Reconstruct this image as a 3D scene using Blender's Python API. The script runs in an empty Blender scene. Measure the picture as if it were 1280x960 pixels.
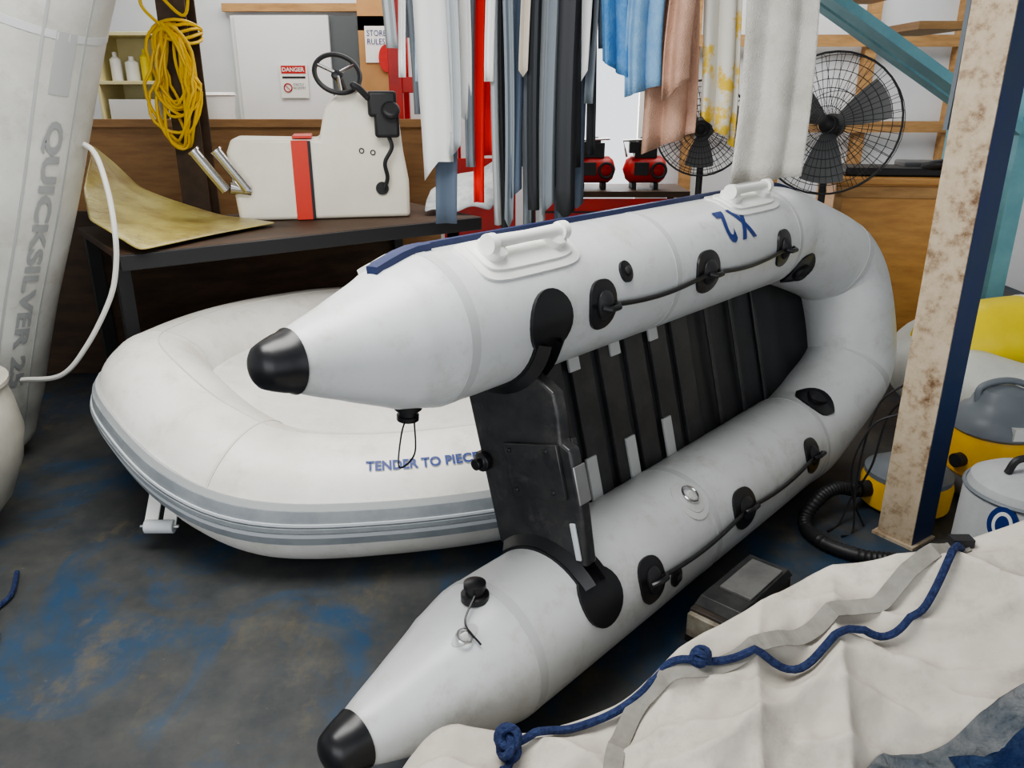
import bpy, math, random, bmesh
from mathutils import Vector, Matrix, noise
random.seed(7)
V=Vector
pi=math.pi
D=math.radians
scn=bpy.context.scene
try: scn.view_settings.look='AgX - Medium High Contrast'
except Exception: pass
# ---------------------------------------------------------------- materials
MC={}
def M(name,c1,c2=None,scale=4.0,rough=.6,metal=0.0,bump=0.0,bscale=None,lo=.4,hi=.65,spec=.5,detail=6,stretch=None,dirt=None):
    if name in MC: return MC[name]
    m=bpy.data.materials.new(name); m.use_nodes=True
    nt=m.node_tree; b=nt.nodes['Principled BSDF']
    b.inputs['Base Color'].default_value=(*c1,1); b.inputs['Roughness'].default_value=rough
    b.inputs['Metallic'].default_value=metal
    b.inputs['Specular IOR Level'].default_value=spec
    tc=nt.nodes.new('ShaderNodeTexCoord')
    mp=nt.nodes.new('ShaderNodeMapping'); nt.links.new(tc.outputs['Object'],mp.inputs[0])
    if stretch: mp.inputs['Scale'].default_value=stretch
    if c2 is not None:
        n=nt.nodes.new('ShaderNodeTexNoise'); n.inputs['Scale'].default_value=scale; n.inputs['Detail'].default_value=detail
        n.inputs['Roughness'].default_value=.65
        nt.links.new(mp.outputs[0],n.inputs['Vector'])
        r=nt.nodes.new('ShaderNodeValToRGB'); r.color_ramp.elements[0].position=lo; r.color_ramp.elements[1].position=hi
        r.color_ramp.elements[0].color=(*c1,1); r.color_ramp.elements[1].color=(*c2,1)
        nt.links.new(n.outputs['Fac'],r.inputs[0]); out=r.outputs[0]
        if dirt:
            n2=nt.nodes.new('ShaderNodeTexNoise'); n2.inputs['Scale'].default_value=6.5; n2.inputs['Detail'].default_value=10; n2.inputs['Roughness'].default_value=.8
            mp2=nt.nodes.new('ShaderNodeMapping'); mp2.inputs['Location'].default_value=(3,7,1); nt.links.new(tc.outputs['Object'],mp2.inputs[0]); nt.links.new(mp2.outputs[0],n2.inputs['Vector'])
            r2=nt.nodes.new('ShaderNodeValToRGB'); r2.color_ramp.elements[0].position=.52; r2.color_ramp.elements[1].position=.78
            r2.color_ramp.elements[1].color=(.8,.8,.8,1)
            nt.links.new(n2.outputs['Fac'],r2.inputs[0])
            x=nt.nodes.new('ShaderNodeMix'); x.data_type='RGBA'; nt.links.new(r2.outputs[0],x.inputs[0]); nt.links.new(out,x.inputs[6]); x.inputs[7].default_value=(*dirt,1); out=x.outputs[2]
        nt.links.new(out,b.inputs['Base Color'])
    if bump:
        n=nt.nodes.new('ShaderNodeTexNoise'); n.inputs['Scale'].default_value=bscale or scale*4; n.inputs['Detail'].default_value=4
        nt.links.new(mp.outputs[0],n.inputs['Vector'])
        bp=nt.nodes.new('ShaderNodeBump'); bp.inputs['Strength'].default_value=bump; bp.inputs['Distance'].default_value=.02
        nt.links.new(n.outputs['Fac'],bp.inputs['Height']); nt.links.new(bp.outputs[0],b.inputs['Normal'])
    MC[name]=m; return m
pvc=M('pvc_light_grey',(.60,.615,.62),(.52,.53,.525),2.6,.36,bump=.08,bscale=9,lo=.42,hi=.72,dirt=(.36,.34,.29))
pvc_s=M('pvc_seam',(.49,.50,.50),rough=.5)
pvcw=M('white_boat_cover',(.76,.745,.70),(.64,.615,.555),2.0,.46,bump=.25,bscale=7,dirt=(.48,.43,.34))
black=M('black_rubber',(.010,.010,.012),rough=.33)
blackm=M('black_plastic',(.016,.016,.018),rough=.5)
transm=M('transom_black',(.024,.025,.028),(.045,.044,.043),9,.30,bump=.05,dirt=(.12,.11,.10))
slat=M('dark_floor_fabric',(.017,.018,.020),(.03,.03,.032),5,.45)
slat2=M('dark_floor_board',(.040,.040,.042),(.022,.022,.024),6,.38,dirt=(.09,.085,.075))
navy=M('navy_rubber',(.012,.022,.085),rough=.5)
navyt=M('navy_print',(.008,.03,.17),rough=.5)
whitep=M('white_plastic',(.80,.80,.76),rough=.35)
strakeg=M('strake_grey',(.22,.24,.255),(.29,.31,.32),6,.5)
strakel=M('strake_light',(.55,.57,.59),rough=.5)
steel=M('stainless_steel',(.75,.75,.75),rough=.2,metal=1)
dsteel=M('brown_column_paint',(.06,.038,.025),(.10,.06,.035),7,.55)
ply=M('plywood_brown',(.38,.21,.085),(.27,.14,.06),3,.6,stretch=(1,1,7))
plyd=M('plywood_dark',(.075,.04,.02),(.04,.022,.012),3,.65,stretch=(1,1,5))
timber=M('timber_pine',(.50,.29,.12),(.36,.20,.08),5,.6,stretch=(1,1,6))
timber2=M('timber_orange',(.60,.31,.09),(.46,.22,.06),4,.4,stretch=(1,1,5))
yfib=M('raw_fibreglass',(.44,.38,.12),(.24,.17,.04),3.5,.3,bump=.2,bscale=30,dirt=(.14,.09,.03))
wallw=M('painted_wall',(.76,.78,.80),(.68,.70,.725),1.5,.8)
doorm=M('door_paint',(.78,.79,.80),rough=.55)
red=M('red_paint',(.56,.015,.01),(.38,.01,.008),5,.4)
redst=M('red_stripe',(.58,.04,.02),rough=.45)
yel=M('yellow_plastic',(.88,.50,.01),(.78,.42,.01),6,.4)
yhose=M('yellow_hose_rubber',(.78,.50,.01),rough=.45)
yboat=M('yellow_pvc',(.88,.70,.02),(.78,.60,.02),3,.4)
gboat=M('offwhite_pvc',(.60,.61,.56),(.48,.49,.45),3,.5)
canvas=M('canvas_cream',(.54,.50,.44),(.40,.37,.32),2.6,.85,bump=.5,bscale=9,spec=.2,lo=.42,hi=.72,dirt=(.28,.25,.21))
clothg=M('rag_grey',(.15,.155,.16),(.06,.075,.09),12,.95,bump=.8,bscale=40,spec=.1)
clothn=M('rag_navy',(.01,.02,.06),(.03,.05,.10),18,.95,bump=.8,bscale=60,spec=.1)
strapg=M('webbing_grey',(.235,.225,.20),(.18,.17,.15),20,.8)
ropeb=M('rope_navy',(.005,.014,.065),(.018,.035,.11),60,.8,bump=.6,bscale=120)
greyp=M('grey_plastic',(.18,.20,.22),rough=.42)
cream=M('cream_paint',(.80,.73,.42),(.72,.65,.36),3,.5)
bluest=M('teal_steel',(.15,.35,.42),(.19,.42,.48),6,.5)
blued=M('blue_column_side',(.008,.03,.12),(.015,.04,.10),5,.45)
wrope=M('white_webbing',(.58,.57,.53),rough=.8)
fanm=M('fan_wire',(.055,.057,.06),rough=.4,metal=.3)
card=M('cardboard',(.48,.27,.11),(.40,.22,.09),3,.8)
dark=M('dark_void_panel',(.12,.135,.14),rough=.9)
concr=M('pale_ceiling',(.6,.62,.64),rough=.9)
gel=M('gelcoat_cream',(.78,.745,.64),(.72,.68,.57),3,.35)

def post_mat():
    m=bpy.data.materials.new('cream_post_rusty'); m.use_nodes=True; nt=m.node_tree; b=nt.nodes['Principled BSDF']
    tc=nt.nodes.new('ShaderNodeTexCoord')
    n=nt.nodes.new('ShaderNodeTexNoise'); n.inputs['Scale'].default_value=11; n.inputs['Detail'].default_value=10; n.inputs['Roughness'].default_value=.78
    nt.links.new(tc.outputs['Object'],n.inputs['Vector'])
    r=nt.nodes.new('ShaderNodeValToRGB'); e=r.color_ramp.elements
    e[0].position=.34; e[0].color=(.15,.08,.04,1); e[1].position=.60; e[1].color=(.53,.44,.33,1)
    x=e.new(.43); x.color=(.34,.25,.165,1)
    x=e.new(.49); x.color=(.46,.37,.26,1)
    nt.links.new(n.outputs['Fac'],r.inputs[0]); nt.links.new(r.outputs[0],b.inputs['Base Color']); b.inputs['Roughness'].default_value=.6
    return m
postm=post_mat()
def floor_mat():
    m=bpy.data.materials.new('painted_concrete_floor'); m.use_nodes=True; nt=m.node_tree; b=nt.nodes['Principled BSDF']
    tc=nt.nodes.new('ShaderNodeTexCoord')
    def no(sc,d,off,st=(1,1,1),dist=0):
        mp=nt.nodes.new('ShaderNodeMapping'); mp.inputs['Location'].default_value=off; mp.inputs['Scale'].default_value=st
        nt.links.new(tc.outputs['Object'],mp.inputs[0])
        n=nt.nodes.new('ShaderNodeTexNoise'); n.inputs['Scale'].default_value=sc; n.inputs['Detail'].default_value=d; n.inputs['Roughness'].default_value=.72
        n.inputs['Distortion'].default_value=dist
        nt.links.new(mp.outputs[0],n.inputs['Vector']); return n
    def ramp(n,a,c):
        r=nt.nodes.new('ShaderNodeValToRGB'); r.color_ramp.elements[0].position=a; r.color_ramp.elements[1].position=c
        nt.links.new(n.outputs['Fac'],r.inputs[0]); return r
    def mix(f,a,c):
        x=nt.nodes.new('ShaderNodeMix'); x.data_type='RGBA'
        nt.links.new(f.outputs[0],x.inputs[0])
        if isinstance(a,tuple): x.inputs[6].default_value=(*a,1)
        else: nt.links.new(a.outputs[2],x.inputs[6])
        x.inputs[7].default_value=(*c,1); return x
    base=mix(ramp(no(3,12,(3,1,0)),.38,.68),(.034,.038,.042),(.080,.080,.074))
    blu=mix(ramp(no(1.5,10,(4.3,6.2,0),(1.5,1.0,1),.8),.50,.64),base,(.018,.055,.11))
    bro=mix(ramp(no(2.3,10,(1.1,8.6,0),(1.6,1,1)),.56,.72),blu,(.120,.10,.065))
    lig=mix(ramp(no(14,9,(0,5,2)),.64,.78),bro,(.17,.17,.155))
    nt.links.new(lig.outputs[2],b.inputs['Base Color'])
    rr=nt.nodes.new('ShaderNodeMapRange'); rr.inputs[3].default_value=.32; rr.inputs[4].default_value=.65
    nt.links.new(no(2.5,6,(9,9,0)).outputs['Fac'],rr.inputs[0]); nt.links.new(rr.outputs[0],b.inputs['Roughness'])
    return m
floorm=floor_mat()

# ---------------------------------------------------------------- mesh helpers
def empty(name,mat=None,loc=(0,0,0)):
    o=bpy.data.objects.new(name,None); scn.collection.objects.link(o)
    o.empty_display_size=.1
    o.matrix_world=mat if mat is not None else Matrix.Translation(loc)
    return o
class MB:
    def __init__(s): s.v=[];s.f=[];s.m=[];s.mats=[]
    def mi(s,mat):
        if mat not in s.mats: s.mats.append(mat)
        return s.mats.index(mat)
    def add(s,vs,fs,mat):
        o=len(s.v); s.v+= [tuple(v) for v in vs]; i=s.mi(mat)
        for f in fs: s.f.append(tuple(a+o for a in f)); s.m.append(i)
        return s
    def box(s,c,size,mat,rot=None,taper=1.0):
        c=V(c); sx,sy,sz=[a/2 for a in size]; R=rot if rot else Matrix.Identity(3)
        vs=[]
        for z in(-sz,sz):
            k=taper if z>0 else 1
            for x,y in((-sx,-sy),(sx,-sy),(sx,sy),(-sx,sy)): vs.append(c+R@V((x*k,y*k,z)))
        return s.add(vs,[(3,2,1,0),(4,5,6,7),(0,1,5,4),(1,2,6,5),(2,3,7,6),(3,0,4,7)],mat)
    def beam(s,a,b,w,h,mat,up=V((0,0,1))):
        a=V(a);b=V(b);t=(b-a).normalized(); x=t.cross(up)
        if x.length<1e-3: x=t.cross(V((0,1,0)))
        x.normalize(); y=x.cross(t)
        R=Matrix((x,y,t)).transposed()
        return s.box((a+b)/2,(w,h,(b-a).length),mat,R)
    def prism(s,poly,d0,d1,mat,fn=None):
        n=len(poly); vs=[fn(p,d0) for p in poly]+[fn(p,d1) for p in poly]
        fs=[tuple(range(n)),tuple(range(2*n-1,n-1,-1))]+[(i,(i+1)%n+0,(i+1)%n+n,i+n)[::-1] for i in range(n)]
        return s.add(vs,fs,mat)
    def tube(s,pts,r,mat,seg=10,closed=False,caps=True):
        pts=[V(p) for p in pts]; n=len(pts); rs=r if isinstance(r,(list,tuple)) else [r]*n
        prev=None; vs=[]
        for i,p in enumerate(pts):
            if closed: t=pts[(i+1)%n]-pts[i-1]
            else: t=pts[min(i+1,n-1)]-pts[max(i-1,0)]
            t.normalize()
            if prev is None:
                a=V((0,0,1)) if abs(t.z)<.9 else V((1,0,0))
                x=t.cross(a).normalized()
            else:
                x=(prev-t*prev.dot(t)).normalized()
            prev=x; y=t.cross(x)
            for k in range(seg):
                an=2*pi*k/seg; vs.append(p+(x*math.cos(an)+y*math.sin(an))*rs[i])
        fs=[]
        for i in range(n if closed else n-1):
            j=(i+1)%n
            for k in range(seg):
                fs.append((i*seg+k,i*seg+(k+1)%seg,j*seg+(k+1)%seg,j*seg+k))
        if caps and not closed:
            fs.append(tuple(range(seg))[::-1]); fs.append(tuple((n-1)*seg+k for k in range(seg)))
        return s.add(vs,fs,mat)
    def ring(s,c,R,r,mat,nrm=V((0,1,0)),seg=36,ms=6):
        c=V(c);n=V(nrm).normalized(); a=V((0,0,1)) if abs(n.z)<.9 else V((1,0,0)); x=n.cross(a).normalized(); y=n.cross(x)
        return s.tube([c+(x*math.cos(2*pi*i/seg)+y*math.sin(2*pi*i/seg))*R for i in range(seg)],r,mat,ms,closed=True)
    def lathe(s,c,prof,mat,axis=V((0,0,1)),seg=32,xs=1,ys=1):
        c=V(c); n=V(axis).normalized(); a=V((0,1,0)) if abs(n.y)<.9 else V((1,0,0)); x=a.cross(n).normalized(); y=n.cross(x)
        vs=[];fs=[]
        for r,z in prof:
            for k in range(seg):
                an=2*pi*k/seg; vs.append(c+n*z+x*math.cos(an)*r*xs+y*math.sin(an)*r*ys)
        for i in range(len(prof)-1):
            for k in range(seg): fs.append((i*seg+k,i*seg+(k+1)%seg,(i+1)*seg+(k+1)%seg,(i+1)*seg+k))
        fs.append(tuple(range(seg))[::-1]); fs.append(tuple((len(prof)-1)*seg+k for k in range(seg)))
        return s.add(vs,fs,mat)
    def grid(s,fn,nu,nv,mat):
        vs=[fn(i/nu,j/nv) for i in range(nu+1) for j in range(nv+1)]
        fs=[(i*(nv+1)+j,(i+1)*(nv+1)+j,(i+1)*(nv+1)+j+1,i*(nv+1)+j+1) for i in range(nu) for j in range(nv)]
        return s.add(vs,fs,mat)
    def obj(s,name,parent=None,smooth=True,bevel=0,bseg=2,solid=0,subd=0,angle=40):
        me=bpy.data.meshes.new(name); me.from_pydata(s.v,[],s.f); 
        for m in s.mats: me.materials.append(m)
        for p,i in zip(me.polygons,s.m): p.material_index=i; p.use_smooth=smooth
        me.update()
        bm=bmesh.new(); bm.from_mesh(me); 
        if not solid: bmesh.ops.recalc_face_normals(bm,faces=bm.faces)
        bm.to_mesh(me); bm.free()
        if smooth:
            try: me.set_sharp_from_angle(angle=D(angle))
            except Exception: pass
        o=bpy.data.objects.new(name,me); scn.collection.objects.link(o)
        if parent: o.parent=parent
        if bevel:
            md=o.modifiers.new('bevel','BEVEL'); md.width=bevel; md.segments=bseg; md.limit_method='ANGLE'; md.angle_limit=D(40)
        if solid:
            md=o.modifiers.new('solid','SOLIDIFY'); md.thickness=solid
        if subd:
            md=o.modifiers.new('subd','SUBSURF'); md.levels=subd; md.render_levels=subd
        return o
def cat(pts,sub=8):
    pts=[V(p) for p in pts]; out=[]
    n=len(pts)
    for i in range(n-1):
        p0=pts[i-1] if i>0 else pts[0]*2-pts[1]; p1=pts[i];p2=pts[i+1];p3=pts[i+2] if i+2<n else pts[-1]*2-pts[-2]
        for k in range(sub):
            t=k/sub
            out.append(.5*((2*p1)+(p2-p0)*t+(2*p0-5*p1+4*p2-p3)*t*t+(-p0+3*p1-3*p2+p3)*t**3))
    out.append(pts[-1]); return out
class Tube:
    def __init__(s,ctrl,rad,N=V((0,0,1)),sub=8):
        s.C=cat(ctrl,sub); s.R=[]
        for i in range(len(ctrl)-1):
            for k in range(sub): s.R.append(rad[i]+(rad[i+1]-rad[i])*k/sub)
        s.R.append(rad[-1])
        n=len(s.C); s.T=[];s.O=[];s.N=[];s.L=[0]
        for i in range(n):
            t=(s.C[min(i+1,n-1)]-s.C[max(i-1,0)]).normalized(); o=t.cross(N).normalized(); s.T.append(t);s.O.append(o);s.N.append(o.cross(t))
            if i: s.L.append(s.L[-1]+(s.C[i]-s.C[i-1]).length)
    def at(s,L):
        L=max(0,min(L,s.L[-1]-1e-6)); lo,hi=0,len(s.L)-1
        while hi-lo>1:
            m=(lo+hi)//2
            if s.L[m]<=L: lo=m
            else: hi=m
        k=(L-s.L[lo])/(s.L[hi]-s.L[lo]); f=lambda A:A[lo].lerp(A[hi],k)
        return f(s.C),s.R[lo]+(s.R[hi]-s.R[lo])*k,f(s.O).normalized(),f(s.N).normalized(),f(s.T).normalized()
    def surf(s,L,phi,h=0):
        c,r,o,n,t=s.at(L); return c+(o*math.cos(phi)+n*math.sin(phi))*(r+h)
    def mesh(s,mb,mat,seg=40,wr=0):
        n=len(s.C); vs=[];fs=[]
        for i in range(n):
            for k in range(seg):
                a=2*pi*k/seg; rr=s.R[i]
                if wr:
                    L=s.L[i]; rr+=wr*noise.noise(V((L*9,a*1.2,0)))*math.exp(-((((a+pi)%(2*pi))-pi)/.6)**2)+wr*.3*noise.noise(V((L*2.5,a,5)))
                vs.append(s.C[i]+(s.O[i]*math.cos(a)+s.N[i]*math.sin(a))*rr)
        for i in range(n-1):
            for k in range(seg): fs.append((i*seg+k,i*seg+(k+1)%seg,(i+1)*seg+(k+1)%seg,(i+1)*seg+k))
        fs.append(tuple(range(seg))); fs.append(tuple((n-1)*seg+k for k in range(seg)))
        mb.add(vs,fs,mat)
    def band(s,mb,L0,L1,p0,p1,h,mat,n=None,m=6):
        n=n or max(4,int(abs(L1-L0)/.04))
        prof=[(p0,-.004)]+[(p0+(p1-p0)*j/m,h) for j in range(m+1)]+[(p1,-.004)]
        vs=[];fs=[];w=len(prof)
        for i in range(n+1):
            L=L0+(L1-L0)*i/n
            for p,hh in prof: vs.append(s.surf(L,p,hh))
        for i in range(n):
            for j in range(w-1): fs.append((i*w+j,i*w+j+1,(i+1)*w+j+1,(i+1)*w+j))
        fs.append(tuple(range(w))); fs.append(tuple(n*w+j for j in range(w)))
        mb.add(vs,fs,mat)
    def ringband(s,mb,L,w,h,mat): s.band(mb,L-w/2,L+w/2,0,2*pi*.9999,h,mat,n=2,m=40)
    def patch(s,mb,L,phi,a,b,h,mat,power=2.0,dome=.3,rot=0,seg=28,nr=6):
        vs=[];fs=[]; r0=s.at(L)[1]
        for i in range(nr+2):
            q=min(1,i/nr) if i<=nr else 1.02
            for k in range(seg):
                th=2*pi*k/seg; c,sn=math.cos(th),math.sin(th)
                x=a*q*math.copysign(abs(c)**(2/power),c); y=b*q*math.copysign(abs(sn)**(2/power),sn)
                xr=x*math.cos(rot)-y*math.sin(rot); yr=x*math.sin(rot)+y*math.cos(rot)
                hh=h*(1-dome*q*q) if i<=nr else -.006
                vs.append(s.surf(L+xr,phi+yr/r0,hh))
        for i in range(nr+1):
            for k in range(seg): fs.append((i*seg+k,i*seg+(k+1)%seg,(i+1)*seg+(k+1)%seg,(i+1)*seg+k))
        mb.add(vs,fs,mat)
def textmesh(body,size,fn,name,mat,parent,bold=.0,xs=1.0):
    cu=bpy.data.curves.new('t','FONT'); cu.body=body; cu.size=size; cu.offset=bold; cu.resolution_u=3
    ob=bpy.data.objects.new('t',cu); scn.collection.objects.link(ob)
    bpy.context.view_layer.update()
    dg=bpy.context.evaluated_depsgraph_get(); me=bpy.data.meshes.new_from_object(ob.evaluated_get(dg))
    bpy.data.objects.remove(ob); bpy.data.curves.remove(cu)
    bm=bmesh.new(); bm.from_mesh(me); bmesh.ops.triangulate(bm,faces=bm.faces)
    for _ in range(4):
        es=[e for e in bm.edges if e.calc_length()>size*.14]
        if not es: break
        bmesh.ops.subdivide_edges(bm,edges=es,cuts=1); bmesh.ops.triangulate(bm,faces=bm.faces)
    bm.to_mesh(me); bm.free()
    for v in me.vertices: v.co=fn(v.co.x*xs,v.co.y)
    me.materials.clear(); me.materials.append(mat)
    me.name=name; o=bpy.data.objects.new(name,me); scn.collection.objects.link(o); o.parent=parent
    return o

# ---------------------------------------------------------------- room
MB().box((0,2.3,-.05),(9,10,.1),floorm).obj('floor',smooth=False)
WY=7.2
mb=MB()
mb.box((-2.0,WY+.06,1.6),(5.0+.1,.12,3.2),wallw); mb.box((2.8,WY+.06,1.6),(3.4,.12,3.2),wallw); mb.box((.825,WY+.06,2.68),(.56,.12,1.04),wallw)
mb.obj('wall_back',smooth=False)
MB().box((-4.56,2.3,1.6),(.12,10,3.2),wallw).obj('wall_left',smooth=False)
MB().box((4.56,2.3,1.6),(.12,10,3.2),wallw).obj('wall_right',smooth=False)
MB().box((0,2.3,3.26),(9.2,10.1,.12),concr).obj('ceiling',smooth=False)
mb=MB(); 
for x in(.55,1.1): mb.box((x,WY-.02,1.08),(.05,.06,2.16),whitep)
mb.box((.825,WY-.02,2.16),(.6,.06,.05),whitep); mb.obj('trim_1',smooth=False,bevel=.004)
mb=MB()
for x in (1.5,2.25,2.95,3.7): mb.box((x,WY-.045,1.6),(.09,.09,3.2),timber)
for z in (1.38,2.05,2.6): mb.box((2.75,WY-.10,z),(3.0,.03,.09),timber)
mb.obj('wall_framing_timber',smooth=False)
mb=MB(); mb.box((-1.87,WY-.09,1.12),(.76,.04,2.24),doorm)
mb.ring((-2.17,WY-.13,1.05),.02,.006,steel); mb.tube([(-2.19,WY-.12,1.05),(-2.19,WY-.17,1.05),(-2.08,WY-.17,1.05)],.01,steel)
mb.obj('door_1',smooth=False,bevel=.004)
mb=MB(); mb.box((-1.37,WY-.05,1.12),(.24,.03,2.24),dark); mb.box((-1.6,WY-.05,2.30),(1.5,.06,.06),timber);mb.box((-1.22,WY-.05,1.12),(.05,.06,2.24),timber);mb.box((-2.27,WY-.05,1.12),(.04,.06,2.24),doorm)
mb.obj('trim_2',smooth=False)
sg=empty('danger_sign',loc=(-1.80,WY-.125,1.74))
MB().box((0,0,0),(.23,.008,.26),whitep).box((0,-.006,.09),(.2,.004,.06),red).box((-.0,-.006,.03),(.19,.003,.015),black).obj('board',sg,smooth=False)
MB().ring((-.055,-.007,-.05),.032,.005,red).beam((-.077,-.008,-.028),(-.033,-.008,-.072),.008,.003,red).obj('symbol',sg)
textmesh('DANGER',.045,lambda x,y:V((-.093+x,-.010,.075+y)),'heading',whitep,sg,bold=.001)
textmesh('STRICTLY\nNO ENTRY',.026,lambda x,y:V((-.01+x*.8,-.009,-.035+y)),'message',black,sg)
mb=MB(); mb.box((-1.95,5.65,.74),(2.9,.03,1.48),ply); mb.box((-1.95,5.62,1.46),(2.9,.06,.05),ply)
mb.obj('plywood_partition',smooth=False)
c=empty('storage_cabinet',loc=(-2.78,6.45,0))
mb=MB()
for x in(-.25,.25): mb.box((x,0,1.03),(.02,.4,2.06),cream)
mb.box((0,.19,1.03),(.5,.02,2.06),cream)
for z in(.05,.5,1.0,1.42,1.72,2.05): mb.box((0,0,z),(.5,.4,.025),cream)
mb.obj('carcass',c,smooth=False,bevel=.003)
mb=MB()
for x,r,h,m in((-.15,.04,.2,whitep),(-.03,.05,.17,whitep),(.07,.035,.22,yboat),(.17,.04,.18,greyp)):
    mb.lathe((x,-.08,1.732),[(r,0),(r,h*.75),(r*.4,h*.85),(r*.4,h)],m,seg=14)
mb.box((-.02,-.08,1.52),(.36,.2,.17),whitep); mb.obj('bottles_and_box',c)
MB().box((.46,0,.68),(.36,.36,1.36),cream).obj('side_unit',c,smooth=False,bevel=.003)
MB().lathe((-2.25,6.42,1.365),[(.10,0),(.13,.02),(.15,.26),(.16,.27),(.15,.29)],whitep).obj('plastic_bucket')
c=empty('cardboard_display_board',loc=(-1.0,6.7,0))
mb=MB().box((0,0,1.1),(.36,.03,2.2),card).box((0,0,2.35),(.36,.03,.5),card); mb.box((0,-.02,2.0),(.26,.006,.26),whitep); mb.lathe((.03,-.028,1.9),[(.10,0),(.10,.006)],red,axis=V((0,-1,0)),ys=.6)
mb.obj('board',c,smooth=False)
textmesh('STORE\nRULES',.06,lambda x,y:V((-.115+x*.85,-.027,2.06+y)),'lettering',navyt,c)

c=empty('steel_column',loc=(-1.89,4.95,0))
mb=MB(); 
mb.box((0,-.075,1.6),(.16,.012,3.2),dsteel);mb.box((0,.075,1.6),(.16,.012,3.2),dsteel);mb.box((0,0,1.6),(.02,.15,3.2),dsteel);mb.box((-.0,-.04,1.6),(.1,.06,3.2),dsteel);mb.box((0,0,.01),(.26,.24,.02),dsteel)
mb.obj('section',c,smooth=False)
mb=MB()
for i in range(13):
    cx=random.uniform(-.03,.03); w=random.uniform(.06,.14); top=1.98+random.uniform(-.03,.04); bot=1.38+random.uniform(-.05,.28); yy=-.10-random.uniform(0,.08)
    pts=[]
    for k in range(28):
        a=2*pi*k/28; z=(top+bot)/2+(top-bot)/2*math.cos(a); x=cx+w*math.sin(a)*(1+.3*math.sin(a*2+i))*(1.0+.25*(1 if z<1.7 else -.3)); pts.append((x,yy-.02*math.cos(a*3+i),z))
    mb.tube([V(p)+V((-1.90,4.95,0)) for p in pts],.009,yhose,6,closed=True)
for i in range(5):
    z=1.93+i*.02
    mb.tube([V((-1.90+.13*math.cos(2*pi*k/20),4.95+.13*math.sin(2*pi*k/20)-.0,z+.02*math.sin(4*pi*k/20+i))) for k in range(20)],.009,yhose,6,closed=True)
mb.tube(cat([(-1.9,4.80,1.97),(-2.02,4.8,2.1),(-1.97,4.8,2.2),(-1.8,4.82,2.05),(-1.76,4.84,2.3),(-1.7,4.8,2.6)]),.009,yhose,6)
mb.obj('yellow_hose_coil')

A=V((-1.62,3.5,0))
WB=Matrix((( .8,-.6,0,A.x),(.6,.8,0,A.y),(0,0,1,0),(0,0,0,1)))
c=empty('workbench',WB)
mb=MB(); mb.box((.85,.47,.975),(1.9,.94,.035),plyd); mb.box((.85,.0,.955),(1.9,.03,.07),blackm); mb.obj('top',c,smooth=False,bevel=.004)
mb=MB()
for x,y in((-.05,.9),(1.75,.9),(-.05,.25)): mb.box((x,y,.48),(.06,.06,.96),blackm)
mb.box((.85,.92,.45),(1.8,.02,.9),plyd)
mb.obj('legs_and_back_panel',c,smooth=False)
MB().box((-2.95,4.75,.5),(1.5,.03,1.0),plyd).box((-2.4,4.70,.5),(.06,.06,1.0),blackm).obj('dark_plywood_sheet',smooth=False)
P=[[(-1.60,3.42,1.0),(-1.42,3.85,1.0),(-1.22,4.22,1.0)],[(-1.90,3.62,1.10),(-1.70,4.1,1.03),(-1.58,4.45,1.0)],[(-2.10,4.0,1.2),(-2.1,4.35,1.2),(-2.1,4.62,1.14)],[(-2.2,4.35,1.33),(-2.3,4.5,1.38),(-2.35,4.66,1.35)]]
def bil(u,v):
    a=u*3;i=min(int(a),2);fa=a-i;b_=v*2;j=min(int(b_),1);fb=b_-j
    p=V(P[i][j]).lerp(V(P[i+1][j]),fa).lerp(V(P[i][j+1]).lerp(V(P[i+1][j+1]),fa),fb)
    return p+V((0,0,.008+.02*math.sin(u*9)*u))
MB().grid(bil,18,12,yfib).obj('fibreglass_sheet',solid=.008,subd=1)
def film(u,v):
    p=V((-.50,4.60,1.0)).lerp(V((-.12,4.66,1.02)),u).lerp(V((-.50,4.98,1.1)).lerp(V((.05,5.0,1.32)),u),v); return p+V((0,0,.012+.015*math.sin(u*11+v*5)))
MB().grid(film,16,8,M('printed_film',(.62,.66,.66),(.20,.25,.28),6,.35)).obj('plastic_film_sheet',solid=.006,subd=1)

K=Matrix.Translation((-1.50,4.36,.995))@Matrix.Rotation(D(12),4,'Z')
c=empty('boat_console',K)
poly=[(.03,0),(0,.36),(.03,.43),(.48,.42),(.52,.58),(.60,.66),(.70,.67),(.90,.63),(.925,.36),(.95,.2),(.95,0)]
MB().prism(poly,0,.34,gel,lambda p,d:V((p[0],d,p[1]))).obj('body',c,bevel=.02,bseg=3)
mb=MB().box((.375,-.004,.21),(.085,.012,.415),redst).box((.425,-.004,.21),(.016,.012,.41),blackm).box((.39,.16,.433),(.1,.3,.012),redst)
for x,z in((.70,.36),(.76,.35)): mb.ring((x,-.003,z),.012,.003,blackm)
mb.obj('red_stripe',c,smooth=False)
mb=MB(); n=V((.15,-.75,.55)).normalized(); cc=V((.60,.02,.75))
mb.ring(cc,.118,.013,blackm,n,40,8); mb.lathe(cc-n*.02,[(.03,0),(.03,.02),(.015,.03)],blackm,axis=n,seg=16)
x_=n.cross(V((0,0,1))).normalized(); y_=n.cross(x_)
for a in(90,210,330):
    mb.tube([cc,cc+(x_*math.cos(D(a))+y_*math.sin(D(a)))*.115],.009,steel,8)
mb.tube([cc,V((.64,.16,.64))],.02,blackm,10); mb.obj('steering_wheel',c)
mb=MB().box((.82,-.045,.60),(.15,.09,.13),blackm).box((.84,-.05,.50),(.13,.08,.14),blackm)
mb.tube([(.76,-.07,.62),(.70,-.1,.68),(.66,-.1,.70)],.018,blackm,10)
mb.tube([(.86,-.09,.56),(.86,-.12,.58)],.05,blackm,18)
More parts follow.
